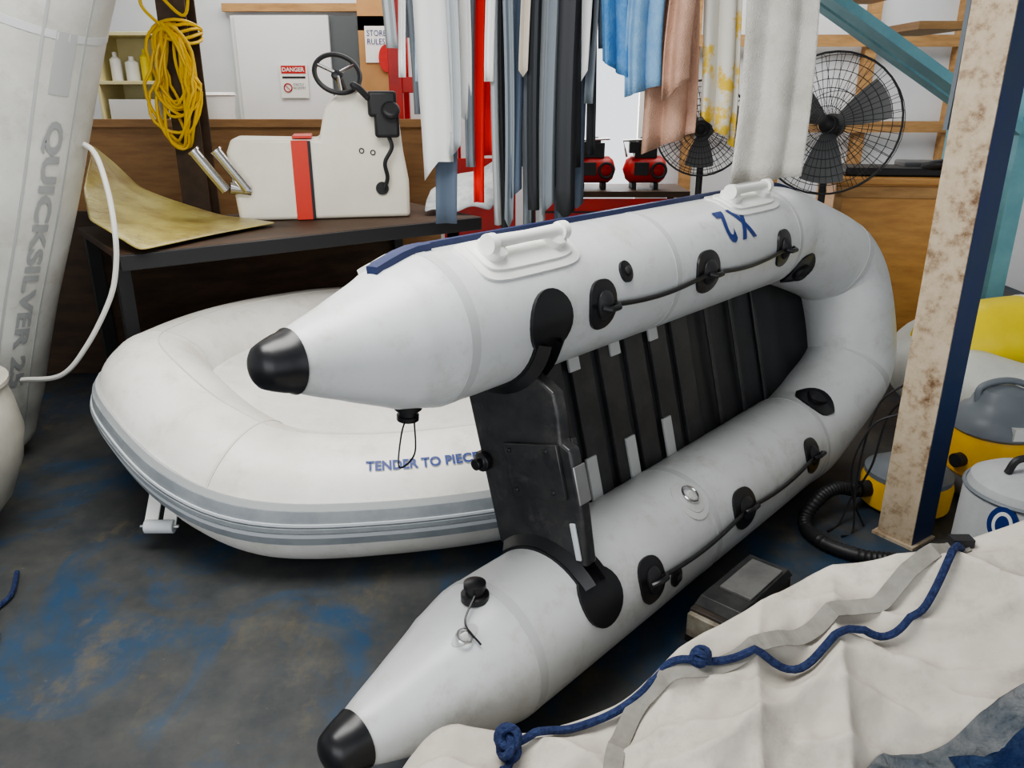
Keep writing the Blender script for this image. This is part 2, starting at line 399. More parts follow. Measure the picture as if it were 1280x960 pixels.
mb.obj('throttle_box',c,bevel=.02,bseg=3)
mb=MB().tube(cat([(.84,-.05,.45),(.86,-.06,.38),(.82,-.05,.30),(.83,-.04,.22),(.81,-.03,.16)]),.011,blackm,8); mb.lathe((.80,.003,.16),[(.035,0),(.035,.015)],blackm,axis=V((0,-1,0)),seg=20)
mb.obj('control_cable',c)
mb=MB()
for dx in(0,.11):
    mb.tube([(-.15+dx,-.06,.37),(-.02+dx,-.03,.17)],.026,steel,16); mb.tube([(-.155+dx,-.061,.38),(-.148+dx,-.06,.37)],.031,steel,16)
mb.tube([(0.0,-.02,.18),(.1,.01,.16)],.03,steel,12)
mb.obj('rod_holders',c)

# ------------------------------------------------------------ hanging strips + rail
YR=4.15
mb=MB().tube([(-1.2,YR,2.9),(1.7,YR,2.9)],.02,steel,10)
for x in(-1.1,.2,1.6): mb.tube([(x,YR,2.9),(x,YR,3.2)],.01,steel,8)
mb.tube([(.2,3.95,2.75),(1.7,3.95,2.75)],.015,steel,10)
for x in(.3,1.6): mb.tube([(x,3.95,2.75),(x,3.95,3.2)],.008,steel,8)
mb.obj('overhead_hanging_rail')
SC={'g':M('strip_grey',(.19,.22,.25),rough=.6),'l':M('strip_light_grey',(.40,.43,.45),rough=.6),'w':M('strip_white',(.70,.71,.70),rough=.6),'k':M('strip_black',(.02,.023,.028),rough=.6),'r':M('strip_red',(.62,.02,.015),rough=.5),'n':M('strip_bluegrey',(.085,.115,.165),rough=.6),'t':M('strip_tan',(.5,.45,.38),rough=.6),'b':M('strip_pale_blue',(.38,.50,.60),rough=.6)}
mb=MB()
def strip(x,w,zb,col,y,point=.0,sway=.01,tw=0):
    ph=random.uniform(0,6)
    def f(u,v):
        z=2.92+(zb-2.92)*v; 
        if point and v==1: z-=point*(1-abs(u*2-1)) if point>0 else point*(u)
        sw=sway*math.sin(v*5+ph)+tw*v*v
        return V((x+(u-.5)*w*(1-.1*v)+sw,y+.025*math.sin(v*4+ph)+.012*math.sin(u*6+ph),z))
    mb.grid(f,4,18,SC[col])
L=[(-.37,.16,1.24,'w',4.06,-.20),(-.33,.12,1.02,'n',4.13,0),(-.52,.04,1.72,'w',4.15,0),(-.47,.05,1.55,'g',4.18,0),(-.235,.07,1.55,'w',4.13,.03),(-.20,.05,1.30,'g',4.17,0),(-.44,.05,1.7,'b',4.05,0),(-.28,.06,1.35,'l',4.05,-.06),
(-.16,.06,1.12,'r',4.20,0),(-.11,.07,1.35,'r',4.21,0),(-.075,.035,1.02,'l',4.10,0),(-.045,.04,.98,'k',4.16,0),(-.02,.05,1.05,'g',4.08,.05),(.03,.06,1.15,'n',4.12,-.05),(.07,.045,1.0,'g',4.17,0),
(.11,.06,1.1,'k',4.07,0),(.15,.05,1.02,'l',4.14,.04),(.19,.07,1.07,'g',4.10,-.07),(.24,.06,1.2,'k',4.16,0),(.27,.10,1.10,'k',4.06,.04),(.25,.07,1.04,'n',4.19,.04),(.31,.05,1.3,'k',4.12,0),(.36,.045,1.75,'r',4.18,0),(.34,.07,1.12,'n',4.2,.03),(.39,.05,1.35,'k',4.21,0),
(.0,.05,1.6,'w',4.20,0),(.06,.05,1.75,'t',4.05,.03),(.33,.08,1.75,'w',4.09,.06),(.38,.05,1.6,'g',4.15,0),(-.28,.05,1.8,'r',4.10,0),(-.58,.06,1.85,'l',4.12,0),(.14,.05,1.5,'w',4.19,0),(.22,.05,1.62,'l',4.2,0),(-.10,.05,1.7,'w',4.06,0),(.48,.05,1.9,'r',4.17,0),(.53,.06,1.85,'k',4.12,0),(.44,.05,1.85,'n',4.2,0),(.05,.04,1.3,'k',4.21,0),(-.50,.06,1.9,'g',4.2,0),(-.41,.05,1.6,'k',4.21,0)]
for x,w,zb,cc_,y,pt in L: strip(x,w,zb,cc_,y,pt)
mb.obj('hanging_fabric_strips',solid=.003)
def towel(name,x0,x1,zb,m,skew=0,y=3.95,folds=3,amp=.03):
    ph=random.uniform(0,6)
    def f(u,v):
        top=2.77; zz=top+(zb-top)*v
        if v==1: zz+=skew*(u-.5)
        w=(x1-x0)*(1.0+.06*v); xc=(x0+x1)/2
        a=amp*(.4+.6*v)
        return V((xc+(u-.5)*w+.012*math.sin(v*6+ph)+.3*a*math.sin(u*folds*2*pi*1.3+ph),y+a*math.sin(u*folds*2*pi+ph+v),zz))
    return MB().grid(f,40,20,m).obj(name,solid=.006)
tb=M('towel_blue',(.09,.24,.50),(.14,.31,.56),20,.95,bump=.5,bscale=150,spec=.1)
tt=M('towel_tan',(.58,.37,.28),(.50,.31,.23),10,.95,bump=.5,bscale=150,spec=.1)
tw=M('towel_white',(.72,.70,.65),(.60,.58,.52),6,.95,bump=.5,bscale=150,spec=.1)
ty=M('towel_pattern',(.66,.64,.58),(.68,.48,.08),5,.95,lo=.52,hi=.58,spec=.1)
towel('hanging_towel',.41,.55,1.74,tb,-.1,3.98,2); towel('hanging_towel.001',.53,.69,1.66,M('towel_blue_light',(.17,.34,.56),(.23,.40,.60),15,.95,bump=.4,bscale=150),.06,3.93,2)
towel('hanging_towel.002',.62,.86,1.42,tt,.1,4.02,2); towel('hanging_towel.003',.88,1.05,1.48,ty,-.15,3.99,2)
towel('hanging_towel.004',1.04,1.35,1.26,tw,.04,3.90,2,.02); towel('hanging_towel.005',.70,.80,1.66,tt,.1,3.88,1)

c=empty('red_steel_rack',loc=(0,0,0))
mb=MB()
for x in(-.78,-.42,-.02): 
    for y in (5.75,6.1): mb.box((x,y,1.3),(.09,.06,2.6),red)
for z in(.35,1.05,1.7,2.4):
    mb.box((-.4,5.75,z),(.8,.03,.10),red); mb.box((-.4,6.1,z),(.8,.03,.09),red)
    for x in(-.78,-.02): mb.box((x,5.92,z),(.03,.35,.06),red)
mb.box((-.25,5.73,.95),(.46,.02,.55),red); mb.obj('frame',c,smooth=False,bevel=.004)
c=empty('tool_bench',loc=(.66,5.8,0))
mb=MB().box((0,0,1.0),(1.1,.5,.04),plyd)
for x in(-.5,.5):
    for y in(-.2,.2): mb.box((x,y,.49),(.05,.05,.98),blackm)
mb.box((0,-.22,.72),(1.0,.02,.5),red)
for z in(.6,.75,.88): mb.box((0,-.235,z),(.9,.01,.012),blackm)
mb.obj('bench',c,smooth=False)
for i,x in enumerate((.56,.92)):
    c=empty('air_compressor' if i==0 else 'air_compressor.001',Matrix.Translation((x,5.75,1.02))@Matrix.Scale(1.08,4))
    mb=MB().lathe((-.12,0,.12),[(.0,-.02),(.06,0),(.085,.03),(.085,.22),(.06,.25),(0,.27)],red,axis=V((1,0,0)),seg=20)
    mb.box((0,0,.24),(.14,.1,.09),blackm).lathe((.0,-.0,.2),[(.05,0),(.05,.10),(.03,.12)],blackm)
    mb.box((-.08,-.05,.26),(.06,.05,.07),blackm).ring((.08,-.09,.12),.045,.01,blackm).box((-.03,-.095,.13),(.09,.02,.08),blackm)
    for dx in(-.07,.07): mb.box((dx,0,.02),(.03,.14,.04),blackm)
    mb.tube([(-.12,-.03,.2),(-.15,-.06,.3),(.1,-.06,.31)],.008,steel,8); mb.obj('machine',c,bevel=.004)

def fan(name,loc,R,h,yaw,pitch):
    c=empty(name,Matrix.Translation(loc)@Matrix.Rotation(yaw,4,'Z'))
    MB().lathe((0,0,0),[(.22,0),(.22,.02),(.05,.05),(.02,.07),(.02,h-.12)],blackm).obj('stand',c)
    R3=Matrix.Rotation(pitch,3,'X'); o=V((0,0,h))
    def T(x,y,z): return o+R3@V((x,y,z))
    nrm=R3@V((0,1,0)); mb=MB()
    for k in range(1,9):
        r=R*k/8; d=.07*(1-(k/8)**2)
        mb.ring(T(0,-.09-d,0),r,.0022 if k<8 else .006,fanm,nrm,36,5)
        if k in(4,8): mb.ring(T(0,.04+d,0),r,.002,fanm,nrm,36,5)
    for k in range(56):
        a=2*pi*k/56; pts=[T(math.cos(a)*R*q,-.09-.07*(1-q*q),math.sin(a)*R*q) for q in(.12,.4,.7,.9,1)]
        pts+=[T(math.cos(a)*R,-.02,math.sin(a)*R)]
        if k%2==0: pts+=[T(math.cos(a)*R*q,.04+.07*(1-q*q),math.sin(a)*R*q) for q in(1,.7,.4,.15)]
        mb.tube(pts,.0016,fanm,4)
    mb.obj('cage',c)
    mb=MB().lathe(T(0,.18,0),[(.03,0),(.06,.03),(.065,.15),(.05,.2),(.05,.27),(.02,.29)],blackm,axis=-nrm,seg=20)
    mb.box(T(0,.08,-.09),(.05,.06,.12),blackm)
    for k in range(3):
        a0=2*pi*k/3+.5
        def f(u,v): 
            r=.05+(R*.85-.05)*u; a=a0+(v-.5)*(1.1-.35*u)
            return T(math.cos(a)*r,-.03+.05*(v-.5),math.sin(a)*r)
        mb.grid(f,6,6,M('fan_blade_grey',(.12,.125,.13),rough=.4))
    mb.obj('motor_and_blades',c)
fan('pedestal_fan',(1.15,5.05,0),.27,1.45,D(-18),D(0))
fan('pedestal_fan.001',(1.79,4.72,0),.375,1.48,D(-30),D(-4))

c=empty('steel_staircase',loc=(0,0,0))
mb=MB().beam((.6,4.75,2.80),(2.85,4.75,1.45),.05,.17,bluest,up=V((0,1,0)))
mb.box((2.9,4.75,1.6),(.1,.1,3.2),bluest)
mb.beam((.6,5.65-.2,2.95),(2.85,5.45,1.60),.05,.14,bluest,up=V((0,1,0)))
mb.box((2.9,5.45,1.6),(.1,.1,3.2),bluest)
for x,z in((2.05,2.18),(2.38,2.0),(1.7,2.38)): mb.box((x,5.1,z),(.3,.62,.04),timber)
mb.obj('stringers_and_treads',c,smooth=False)
c=empty('wooden_cabinet',Matrix.Translation((2.40,5.12,0))@Matrix.Rotation(D(-8),4,'Z'))
mb=MB().box((-.02,0,.58),(.80,.5,1.12),timber2).box((-.02,-.01,1.155),(.88,.56,.035),timber2)
mb.box((-.02,-.255,1.09),(.80,.014,.07),timber).box((-.40,-.255,.56),(.05,.014,1.06),timber).box((.36,-.255,.56),(.05,.014,1.06),timber)
mb.obj('carcass',c,smooth=False,bevel=.006)
MB().box((-.05,0,1.198),(.6,.3,.05),blackm).tube(cat([(.1,-.1,1.22),(.2,-.15,1.25),(.3,0,1.20)]),.03,blackm,10).box((.15,.1,1.21),(.25,.2,.08),M('grey_cloth',(.18,.18,.18),rough=.9)).obj('items_on_top',c,bevel=.01)
mb=MB(); strip(1.9,.10,1.22,'b',3.55,-.10,.01); strip(1.86,.05,1.5,'g',3.58,0,.01)
mb.tube([(1.7,3.56,2.92),(2.1,3.56,2.92)],.012,steel,8).tube([(1.9,3.56,2.92),(1.9,3.56,3.2)],.008,steel,8)
mb.obj('hanging_webbing_strap')

c=empty('painted_steel_post',Matrix.Translation((1.50,2.74,0))@Matrix.Rotation(D(-55),4,'Z'))
mb=MB(); mb.box((0,0,1.6),(.14,.012,3.2),postm); mb.box((.066,.07,1.6),(.012,.14,3.2),blued); mb.box((0,.14,1.6),(.14,.012,3.2),blued); mb.box((-.066,.07,1.6),(.012,.14,3.2),postm); mb.box((0,.06,.006),(.17,.16,.012),postm)
mb.obj('section',c,smooth=False)

# ------------------------------------------------------------ BOAT 1 (tipped on side)
d=V((.67,.742,0)).normalized(); w_=V((-.190,.171,.967)).normalized(); w_=(w_-d*w_.dot(d)).normalized(); n_=d.cross(w_).normalized()
Mx=Matrix(((d.x,w_.x,n_.x,-.077),(d.y,w_.y,n_.y,1.81),(d.z,w_.z,n_.z,.206),(0,0,0,1)))
b1=empty('inflatable_dinghy',Mx)
r=.203; W=.90
cone_lo=[(-.50,.012,-.0,.046),(-.44,.010,0,.064),(-.29,.004,0,.118),(-.12,0,0,.176),(-.01,0,0,.201)]
cone_up=[(-.435,-.015,-.0,.046),(-.38,-.012,0,.064),(-.25,-.005,0,.116),(-.10,0,0,.176),(0,0,0,.201)]
body=[(.12,0,0,r),(.5,0,0,r),(1.0,0,0,r),(1.5,0,0,r),(1.85,0,.0,r),(1.98,0.0,.01,r),(2.10,.03,.02,r),(2.37,.16,.08,r),(2.46,.25,.10,r),(2.48,.37,.11,r)]
hl=cone_lo+body; hu=cone_up+body
ctrl=[V(p[:3]) for p in hl]+[V((p[0],W-p[1],p[2])) for p in hu[::-1]]
rad=[p[3] for p in hl]+[p[3] for p in hu[::-1]]
T1=Tube(ctrl,rad,V((0,0,1)),8); LT=T1.L[-1]
lo=lambda s:s+.50
up=lambda s:LT-(s+.435)
mb=MB(); T1.mesh(mb,pvc,56)
for s in(.02,.95,1.9): T1.ringband(mb,lo(s),.03,.0015,pvc_s); T1.ringband(mb,up(s),.03,.0015,pvc_s)
T1.ringband(mb,lo(2.46),.03,.0015,pvc_s);T1.ringband(mb,up(2.46),.03,.0015,pvc_s)
mb.obj('tubes',b1)
mb=MB()
for k in(0,1):
    g=lambda L:T1.at(L if k==0 else LT-L)
    c0,r0,_,_,t0=g(0); t0=t0 if k==0 else -t0
    pts=[c0-t0*q for q in(.024,.022,.016,.007)]; rr=[.008,.022,.037,.048]
    for L_ in(.004,.02,.04,.055,.068): 
        g_=g(L_); pts.append(g_[0]); rr.append(g_[1]+.006)
    pts.append(g(.071)[0]); rr.append(g(.071)[1]-.002)
    mb.tube(pts,rr,black,32)
mb.obj('cone_caps',b1)
mb=MB()
T1.band(mb,lo(-.1),up(-.1),D(-16),D(2),.012,whitep,m=4); T1.band(mb,lo(-.1),up(-.1),D(2),D(12),.016,navy,m=3)
T1.band(mb,up(.06),up(-.12),D(4),D(17),.018,navy,m=3)
mb.obj('rubbing_strake',b1)
mb=MB(); mr=MB()
for f in(lo,up):
    p0=D(92) if f is lo else D(103)
    for s,a in((.53,.062),(1.13,.075),(1.72,.058)):
        T1.patch(mb,f(s),p0,a,.072,.012,black,power=2.4)
        T1.patch(mb,f(s),p0,a*.55,.040,.032,blackm,power=2.2,dome=.5)
        mb.tube([T1.surf(f(s-.035),p0,.028),T1.surf(f(s-.02),p0+.02,.045),T1.surf(f(s+.02),p0+.02,.045),T1.surf(f(s+.035),p0,.028)],.009,black,8)
    q0=D(78) if f is lo else D(82)
    T1.patch(mb,f(.66),q0,.028,.032,.012,black); T1.patch(mb,f(.66),q0,.014,.014,.022,blackm)
    T1.patch(mb,f(2.03),D(145),.11,.09,.012,black); T1.patch(mb,f(2.03),D(145),.055,.04,.04,blackm,dome=.4)
    pts=[]
    for s in [.53+i*(1.72-.53)/40 for i in range(41)]:
        q=(s-.53)/.6 if s<1.13 else (s-1.13)/.59
        pts.append(T1.surf(f(s),p0+.10*math.sin(q*pi)*(1 if f is up else -1),.016))
    mr.tube(pts,.0075,black,8)
mb.obj('black_pads',b1); mr.obj('grab_line',b1)
mb=MB()
for s,ph in((.30,D(42)),(1.62,D(34))):
    T1.patch(mb,up(s),ph,.20,.085,.006,M('patch_white',(.70,.70,.68),rough=.45),power=5,dome=0)
    T1.patch(mb,up(s),ph,.175,.06,.014,whitep,power=5,dome=0.1)
    a=T1.surf(up(s-.13),ph,.045); b_=T1.surf(up(s+.13),ph,.045)
    mb.tube([a,a.lerp(b_,.06),a.lerp(b_,.5),a.lerp(b_,.94),b_],[.02,.018,.016,.018,.02],whitep,14)
    for q in(s-.12,s+.12):
        T1.patch(mb,up(q),ph,.032,.035,.045,whitep,power=3,dome=.25)
    for q in (s-.142,s+.142):
        mb.tube([T1.surf(up(q-.012),ph+.02,.045),T1.surf(up(q+.012),ph+.02,.045)],.027,whitep,16)
mb.obj('white_handles',b1)
L0=up(1.50)
textmesh('X 2',.17,lambda x,y:T1.surf(L0+x,D(48)+y/r,.003),'printed_lettering',navyt,b1,bold=.006,xs=.80)
mb=MB(); c0=T1.surf(lo(-.03),D(165),0); nn=(c0-V((-.03,0,0))).normalized()
vp=[(.038,-.005),(.038,.012),(.026,.016),(.026,.03),(.03,.032),(.03,.045),(.012,.05)]
mb.lathe(c0,vp,black,axis=nn,seg=20)
c0=T1.surf(up(-.02),D(200),0); nn=(c0-V((-.02,W,0))).normalized(); mb.lathe(c0,vp,black,axis=nn,seg=20)
p=c0+nn*.03
mb.tube(cat([p,p+V((-.05,-.04,.02)),p+V((-.08,-.12,.02)),p+V((-.03,-.10,.03)),p+V((0,-.02,.02))]),.0025,black,5)
mb.tube(cat([T1.surf(lo(-.05),D(160),.03),T1.surf(lo(-.12),D(150),.02),T1.surf(lo(-.12),D(130),.01)]),.003,black,5)
mb.obj('valves',b1)
mb=MB()
T1.patch(mb,lo(.88),D(130),.075,.075,.004,M('patch_grey',(.56,.57,.56),rough=.45),dome=.1)
T1.patch(mb,lo(.88),D(130),.05,.05,.007,pvc,dome=.1)
def dring(L_,ph,R_=.03):
    c0=T1.surf(L_,ph,.014); cN=(c0-T1.at(L_)[0]).normalized(); mb.ring(c0,R_,.004,steel,cN,24,6)
    mb.box(T1.surf(L_,ph,.01),(.02,.02,.01),whitep)
dring(lo(.88),D(134)); T1.patch(mb,lo(-.13),D(145),.04,.02,.003,pvc_s); dring(lo(-.14),D(143),.02)
mb.obj('d_rings',b1)
# transom
mb=MB()
poly=[(.20,-.145),(.15,-.08),(.145,.05),(.16,.19),(.34,.205),(.50,.205),(.52,.175),(.60,.185),(.66,.185),(.745,.09),(.755,-.08),(.73,-.155)]
mb.prism(poly,.27,.315,transm,lambda p,dd:V((dd,p[0],p[1])))
mb.obj('transom_board',b1,bevel=.008,bseg=3)
mb=MB()
mb.box((.262,.44,.07),(.012,.16,.20),transm); mb.box((.325,.44,.07),(.02,.16,.22),transm)
mb.box((.266,.235,.168),(.008,.11,.018),strakel); mb.box((.29,.40,.209),(.050,.11,.005),M('scuffed_alloy',(.35,.35,.35),rough=.4,metal=.8)); 
for y in(.38,.50): 
    for z in(-.01,.13): mb.lathe((.258,y,z),[(.008,0),(.006,.008)],blackm,axis=V((-1,0,0)),seg=10)
mb.lathe((.265,.46,-.13),[(.03,0),(.03,.02),(.018,.025),(.018,.045)],black,axis=V((-1,0,0)),seg=16)
mb.box((.29,.46,-.155),(.05,.05,.02),black)
mb.obj('transom_fittings',b1,bevel=.003)
mb=MB()
for f in (lo,up):
    T1.band(mb,f(.24),f(.36),D(108),D(214),.009,black,m=14,n=4)
    T1.patch(mb,f(.30),D(108) if f is lo else D(104),.085,.088,.012,black,dome=.2)
    for sgn in(-1,1):
        vs=[]
        s0=.27 if sgn<0 else .315
        for i in range(15):
            ph=D(118)+D(94)*i/14
            vs+= [T1.surf(f(s0+sgn*.028),ph,.006),T1.surf(f(s0),ph,.006),T1.surf(f(s0),ph,.035)]
        fs=[]
        for i in range(14):
            a=i*3; fs+=[(a,a+1,a+4,a+3),(a+1,a+2,a+5,a+4),(a+2,a,a+3,a+5)]
        mb.add(vs,fs,black)
mb.obj('transom_brackets',b1)
# floor
mb=MB()
def fl(u,v):
    s=.315+(2.38-.315)*u; e=.0 if s<1.98 else ((s-1.98)/.45)**2*.26
    w=.04+e+(W-.08-2*e)*v
    return V((s,w,-.10+.004*math.sin(s*40)+ (.10*max(0,(s-1.9))/.6)))
mb.grid(fl,60,12,slat); mb.obj('floor_fabric',b1,solid=.01)
mb=MB()
s=.36
while s<1.42:
    mb.box((s+.055,.45,-.088),(.11,.60,.018),slat2); s+=.155
for x in(1.55,1.75,1.95,2.10): mb.box((x,.45,-.082),(.022,.56,.012),slat2)
mb.obj('floor_slats',b1,smooth=False,bevel=.004)
mb=MB(); pk=M('pocket_grey',(.50,.51,.50),rough=.5)
for x in(.68,.91,1.15): 
    mb.box((x,.225,-.076),(.055,.22,.012),pk); mb.box((x,.71,-.076),(.055,.16,.012),pk)
mb.box((.47,.71,-.076),(.08,.10,.012),pk); 
mb.obj('floor_pockets',b1,smooth=False,bevel=.003)
MB().box((1.2,.45,-.16),(1.7,.66,.05),pvc).obj('hull_bottom',b1,smooth=False,bevel=.02)

# ------------------------------------------------------------ BOAT 2
b2=empty('covered_tender_boat')
pts=[(.55,4.85,.28,.22),(0,4.80,.30,.23),(-.55,4.62,.35,.23),(-1.05,4.26,.41,.235),(-1.38,3.80,.44,.235),(-1.51,3.42,.45,.235),(-1.50,3.18,.45,.235),(-1.31,2.94,.39,.24),(-1.08,2.75,.31,.245),(-.85,2.67,.25,.24),(-.50,2.69,.235,.23),(-.1,2.78,.238,.23),(.2,2.93,.235,.23),(.55,3.28,.235,.22),(.92,3.72,.235,.2)]
T2=Tube([V(p[:3]) for p in pts],[p[3] for p in pts],V((0,0,1)),10)
mb=MB(); T2.mesh(mb,pvcw,72,wr=.010); mb.obj('tubes',b2)
def Lof(x,y):
    best=min(range(len(T2.C)),key=lambda i:(T2.C[i].x-x)**2+(T2.C[i].y-y)**2); return T2.L[best]
mb=MB(); E=T2.L[-1]-.02
T2.band(mb,.02,E,D(-16),D(14),.018,strakeg,m=6); T2.band(mb,.02,E,D(-8),D(-4.5),.024,strakel,m=2); T2.band(mb,.02,E,D(2),D(4),.024,strakel,m=2);T2.band(mb,.02,E,D(-3),D(0.5),.028,strakeg,m=2)
T2.band(mb,.02,E,D(14),D(20),.010,M('piping_light',(.40,.41,.41),rough=.6),m=2)
mb.obj('rubbing_strake',b2)
mb=MB(); seam=M('cover_seam',(.60,.58,.53),rough=.6)
T2.band(mb,.02,E,D(97),D(98.2),.0035,seam,m=2)
for xy in((-1.50,3.3),(-1.0,2.71)):
    L_=Lof(*xy); T2.band(mb,L_-.004,L_+.004,D(20),D(150),.003,seam,n=2,m=20)
mb.obj('cover_seams',b2)
bm=bmesh.new(); idx=range(5,len(T2.C)-5,5); vs=[bm.verts.new(T2.C[i]+V((0,0,.12))) for i in idx]
fc=bm.faces.new(vs); bmesh.ops.triangulate(bm,faces=[fc]); me=bpy.data.meshes.new('cover_deck'); bm.to_mesh(me); bm.free(); me.materials.append(pvcw)
for p_ in me.polygons: p_.use_smooth=True
o=bpy.data.objects.new('cover_deck',me); scn.collection.objects.link(o); o.parent=b2
Lt=Lof(-.50,2.69)-.035
textmesh('TENDER TO PIECES',.050,lambda x,y:T2.surf(Lt+x,D(47)+y/.235,.006),'printed_lettering',navyt,b2,bold=.0018,xs=.94)
mb=MB()
for dx in(0,.07): mb.beam((-1.38+dx,2.80,.22),(-1.37+dx,2.66,.10),.05,.012,whitep)
mb.tube([(-1.39,2.665,.105),(-1.28,2.665,.105)],.026,strakel,16); mb.tube([(-1.41,2.665,.105),(-1.26,2.665,.105)],.008,steel,8)
mb.box((-1.34,2.83,.22),(.14,.10,.10),whitep)
mb.obj('bow_roller',b2,bevel=.004)
MB().box((-.1,3.6,.10),(1.6,1.0,.16),greyp,Matrix.Rotation(D(32),3,'Z')).obj('hull_bottom',b2,smooth=False,bevel=.04)

# ------------------------------------------------------------ left upended tube
b3=empty('upended_inflatable_boat')
T3=Tube([V(p) for p in((-1.50,3.28,3.0),(-1.66,3.33,2.4),(-1.88,3.38,1.9),(-2.11,3.43,1.3),(-2.32,3.48,.8),(-2.48,3.52,.35),(-2.52,3.54,.12),(-2.54,3.55,.02))],[.28,.28,.28,.27,.26,.25,.2,.1],V((.1,-1,0)),8)
mb=MB(); T3.mesh(mb,M('pvc_pale_warm',(.55,.55,.52),(.44,.435,.40),2.5,.45,bump=.05,dirt=(.30,.28,.22)),64); T3.ringband(mb,1.12,.03,.002,pvc_s)
mb.obj('tube',b3)
mb=MB(); gl=M('decal_grey',(.36,.37,.36),rough=.6)
T3.band(mb,.5,3.0,D(124),D(126),.002,gl,m=2); T3.band(mb,.5,3.0,D(157),D(159),.002,gl,m=2)
T3.band(mb,1.1,1.35,D(134),D(150),.002,gl,m=3)
mb.obj('decal_stripes',b3)
textmesh('QUICKSILVER 25',.085,lambda x,y:T3.surf(1.45+x,D(137)+y/.27,.004),'printed_lettering',M('decal_text',(.27,.28,.28),rough=.6),b3,bold=.003,xs=2.0)
MB().tube(cat([(-1.80,3.42,1.47),(-1.72,3.42,1.42),(-1.66,3.36,1.27),(-1.63,3.3,1.11),(-1.65,3.3,.97),(-1.70,3.3,.83),(-1.83,3.3,.63),(-1.97,3.3,.49),(-2.18,3.35,.45)],8),.011,wrope,8).obj('white_tie_rope',b3)

MB().lathe((-2.21,2.74,0),[(.08,0),(.16,.05),(.25,.16),(.31,.30),(.335,.42),(.32,.54),(.30,.61),(.32,.62),(.32,.635),(.29,.64),(.28,.61),(.29,.45),(.25,.28),(0.02,.2)],M('tub_cream',(.50,.48,.42),(.38,.36,.31),3,.5),seg=40).obj('plastic_tub')
mb=MB().tube(cat([(-1.80,2.50,.012),(-1.74,2.36,.012),(-1.74,2.25,.012),(-1.67,2.14,.012)]),.009,ropeb,8)
for k in range(3): mb.ring((-1.665,2.13,.02+.006*k),.016,.009,ropeb,V((.3*k,.4,1)),14,6)
mb.obj('short_rope')

# ------------------------------------------------------------ yellow dinghy right
b4=empty('yellow_inflatable_dinghy')
T4=Tube([V(p) for p in((3.7,3.40,.22),(3.0,3.38,.22),(2.55,3.44,.24),(2.26,3.64,.28),(2.17,3.95,.31),(2.40,4.22,.33),(3.0,4.30,.32),(3.7,4.32,.32))],[.2]*8,V((0,0,1)),8)
mb=MB(); T4.mesh(mb,gboat,40); T4.band(mb,.05,T4.L[-1]-.05,D(-5),D(5),.012,M('strake_mid',(.3,.3,.28),rough=.5),m=3)
T5=Tube([V(p) for p in((3.7,3.92,.45),(3.0,3.92,.47),(2.62,3.90,.48),(2.32,3.87,.47),(2.08,3.83,.45))],[.22,.22,.22,.205,.14],V((0,0,-1)),8)
T5.mesh(mb,yboat,40)
T5.band(mb,.95,1.12,D(0),D(359),.002,greyp,m=24)
T5.band(mb,1.12,1.15,D(0),D(359),.003,whitep,m=24)
mb.obj('tubes',b4)
MB().box((2.9,3.9,.10),(1.2,.5,.2),gboat).obj('hull_bottom',b4,smooth=False,bevel=.05)

# ------------------------------------------------------------ vacuums
def vac(name,loc,s):
    c=empty(name,Matrix.Translation(loc)@Matrix.Scale(s,4))
    mb=MB().lathe((0,0,0),[(.13,.02),(.15,.05),(.155,.10),(.15,.12)],greyp); 
    mb.lathe((0,0,.11),[(.145,0),(.165,.02),(.175,.17),(.165,.20)],yel)
    mb.lathe((0,0,.31),[(.165,0),(.182,.015),(.178,.05),(.15,.09),(.12,.11),(.11,.14),(.09,.18),(.04,.20)],greyp)
    mb.box((0,-.17,.36),(.08,.03,.05),whitep)
    mb.tube(cat([(-.1,0,.42),(-.1,0,.50),(0,0,.53),(.1,0,.50),(.1,0,.42)]),.014,greyp,10)
    mb.lathe((-.155,-.06,.2),[(.03,0),(.03,.04)],blackm,axis=V((-1,-.4,0)))
    for a in range(4):
        x,y=.13*math.cos(a*pi/2+.78),.13*math.sin(a*pi/2+.78); mb.lathe((x,y-.01,.025),[(.025,0),(.025,.02)],blackm,axis=V((0,1,0)),seg=14)
    mb.obj('body',c)
vac('wet_dry_vacuum',(2.05,3.12,0),1.0)
c=empty('low_vacuum_tank',Matrix.Translation((1.67,3.04,0)))
mb=MB().lathe((0,0,0),[(.15,.0),(.175,.02),(.18,.11),(.17,.14)],yel).lathe((0,0,.14),[(.172,0),(.172,.02),(.12,.05),(.05,.06)],greyp)
mb.lathe((-.165,-.03,.09),[(.035,0),(.035,.05)],blackm,axis=V((-1,-.2,0)),seg=18)
mb.obj('body',c)
mb=MB(); pts=cat([(1.445,2.99,.085),(1.34,2.95,.12),(1.25,2.90,.10),(1.17,2.82,.035),(1.19,2.68,.03),(1.30,2.58,.03),(1.42,2.55,.03)],14)
mb.tube(pts,[.024+(.004 if i%2 else 0) for i in range(len(pts))],blackm,12); mb.obj('vacuum_hose')
mb=MB()
mb.tube(cat([(1.49,2.84,.62),(1.42,2.88,.52),(1.38,2.87,.32),(1.37,2.85,.15),(1.36,2.80,.006),(1.30,2.76,.006)]),.0045,blackm,6)
mb.tube(cat([(1.50,2.84,.56),(1.46,2.88,.46),(1.43,2.88,.25),(1.38,2.90,.10),(1.33,2.86,.006),(1.26,2.80,.006)]),.0045,blackm,6)
mb.tube(cat([(1.48,2.83,.50),(1.40,2.86,.44),(1.35,2.87,.28),(1.37,2.86,.12),(1.42,2.84,.006)]),.0045,blackm,6)
mb.obj('power_cables')
c=empty('round_gear_bag',Matrix.Translation((1.70,2.36,0)))
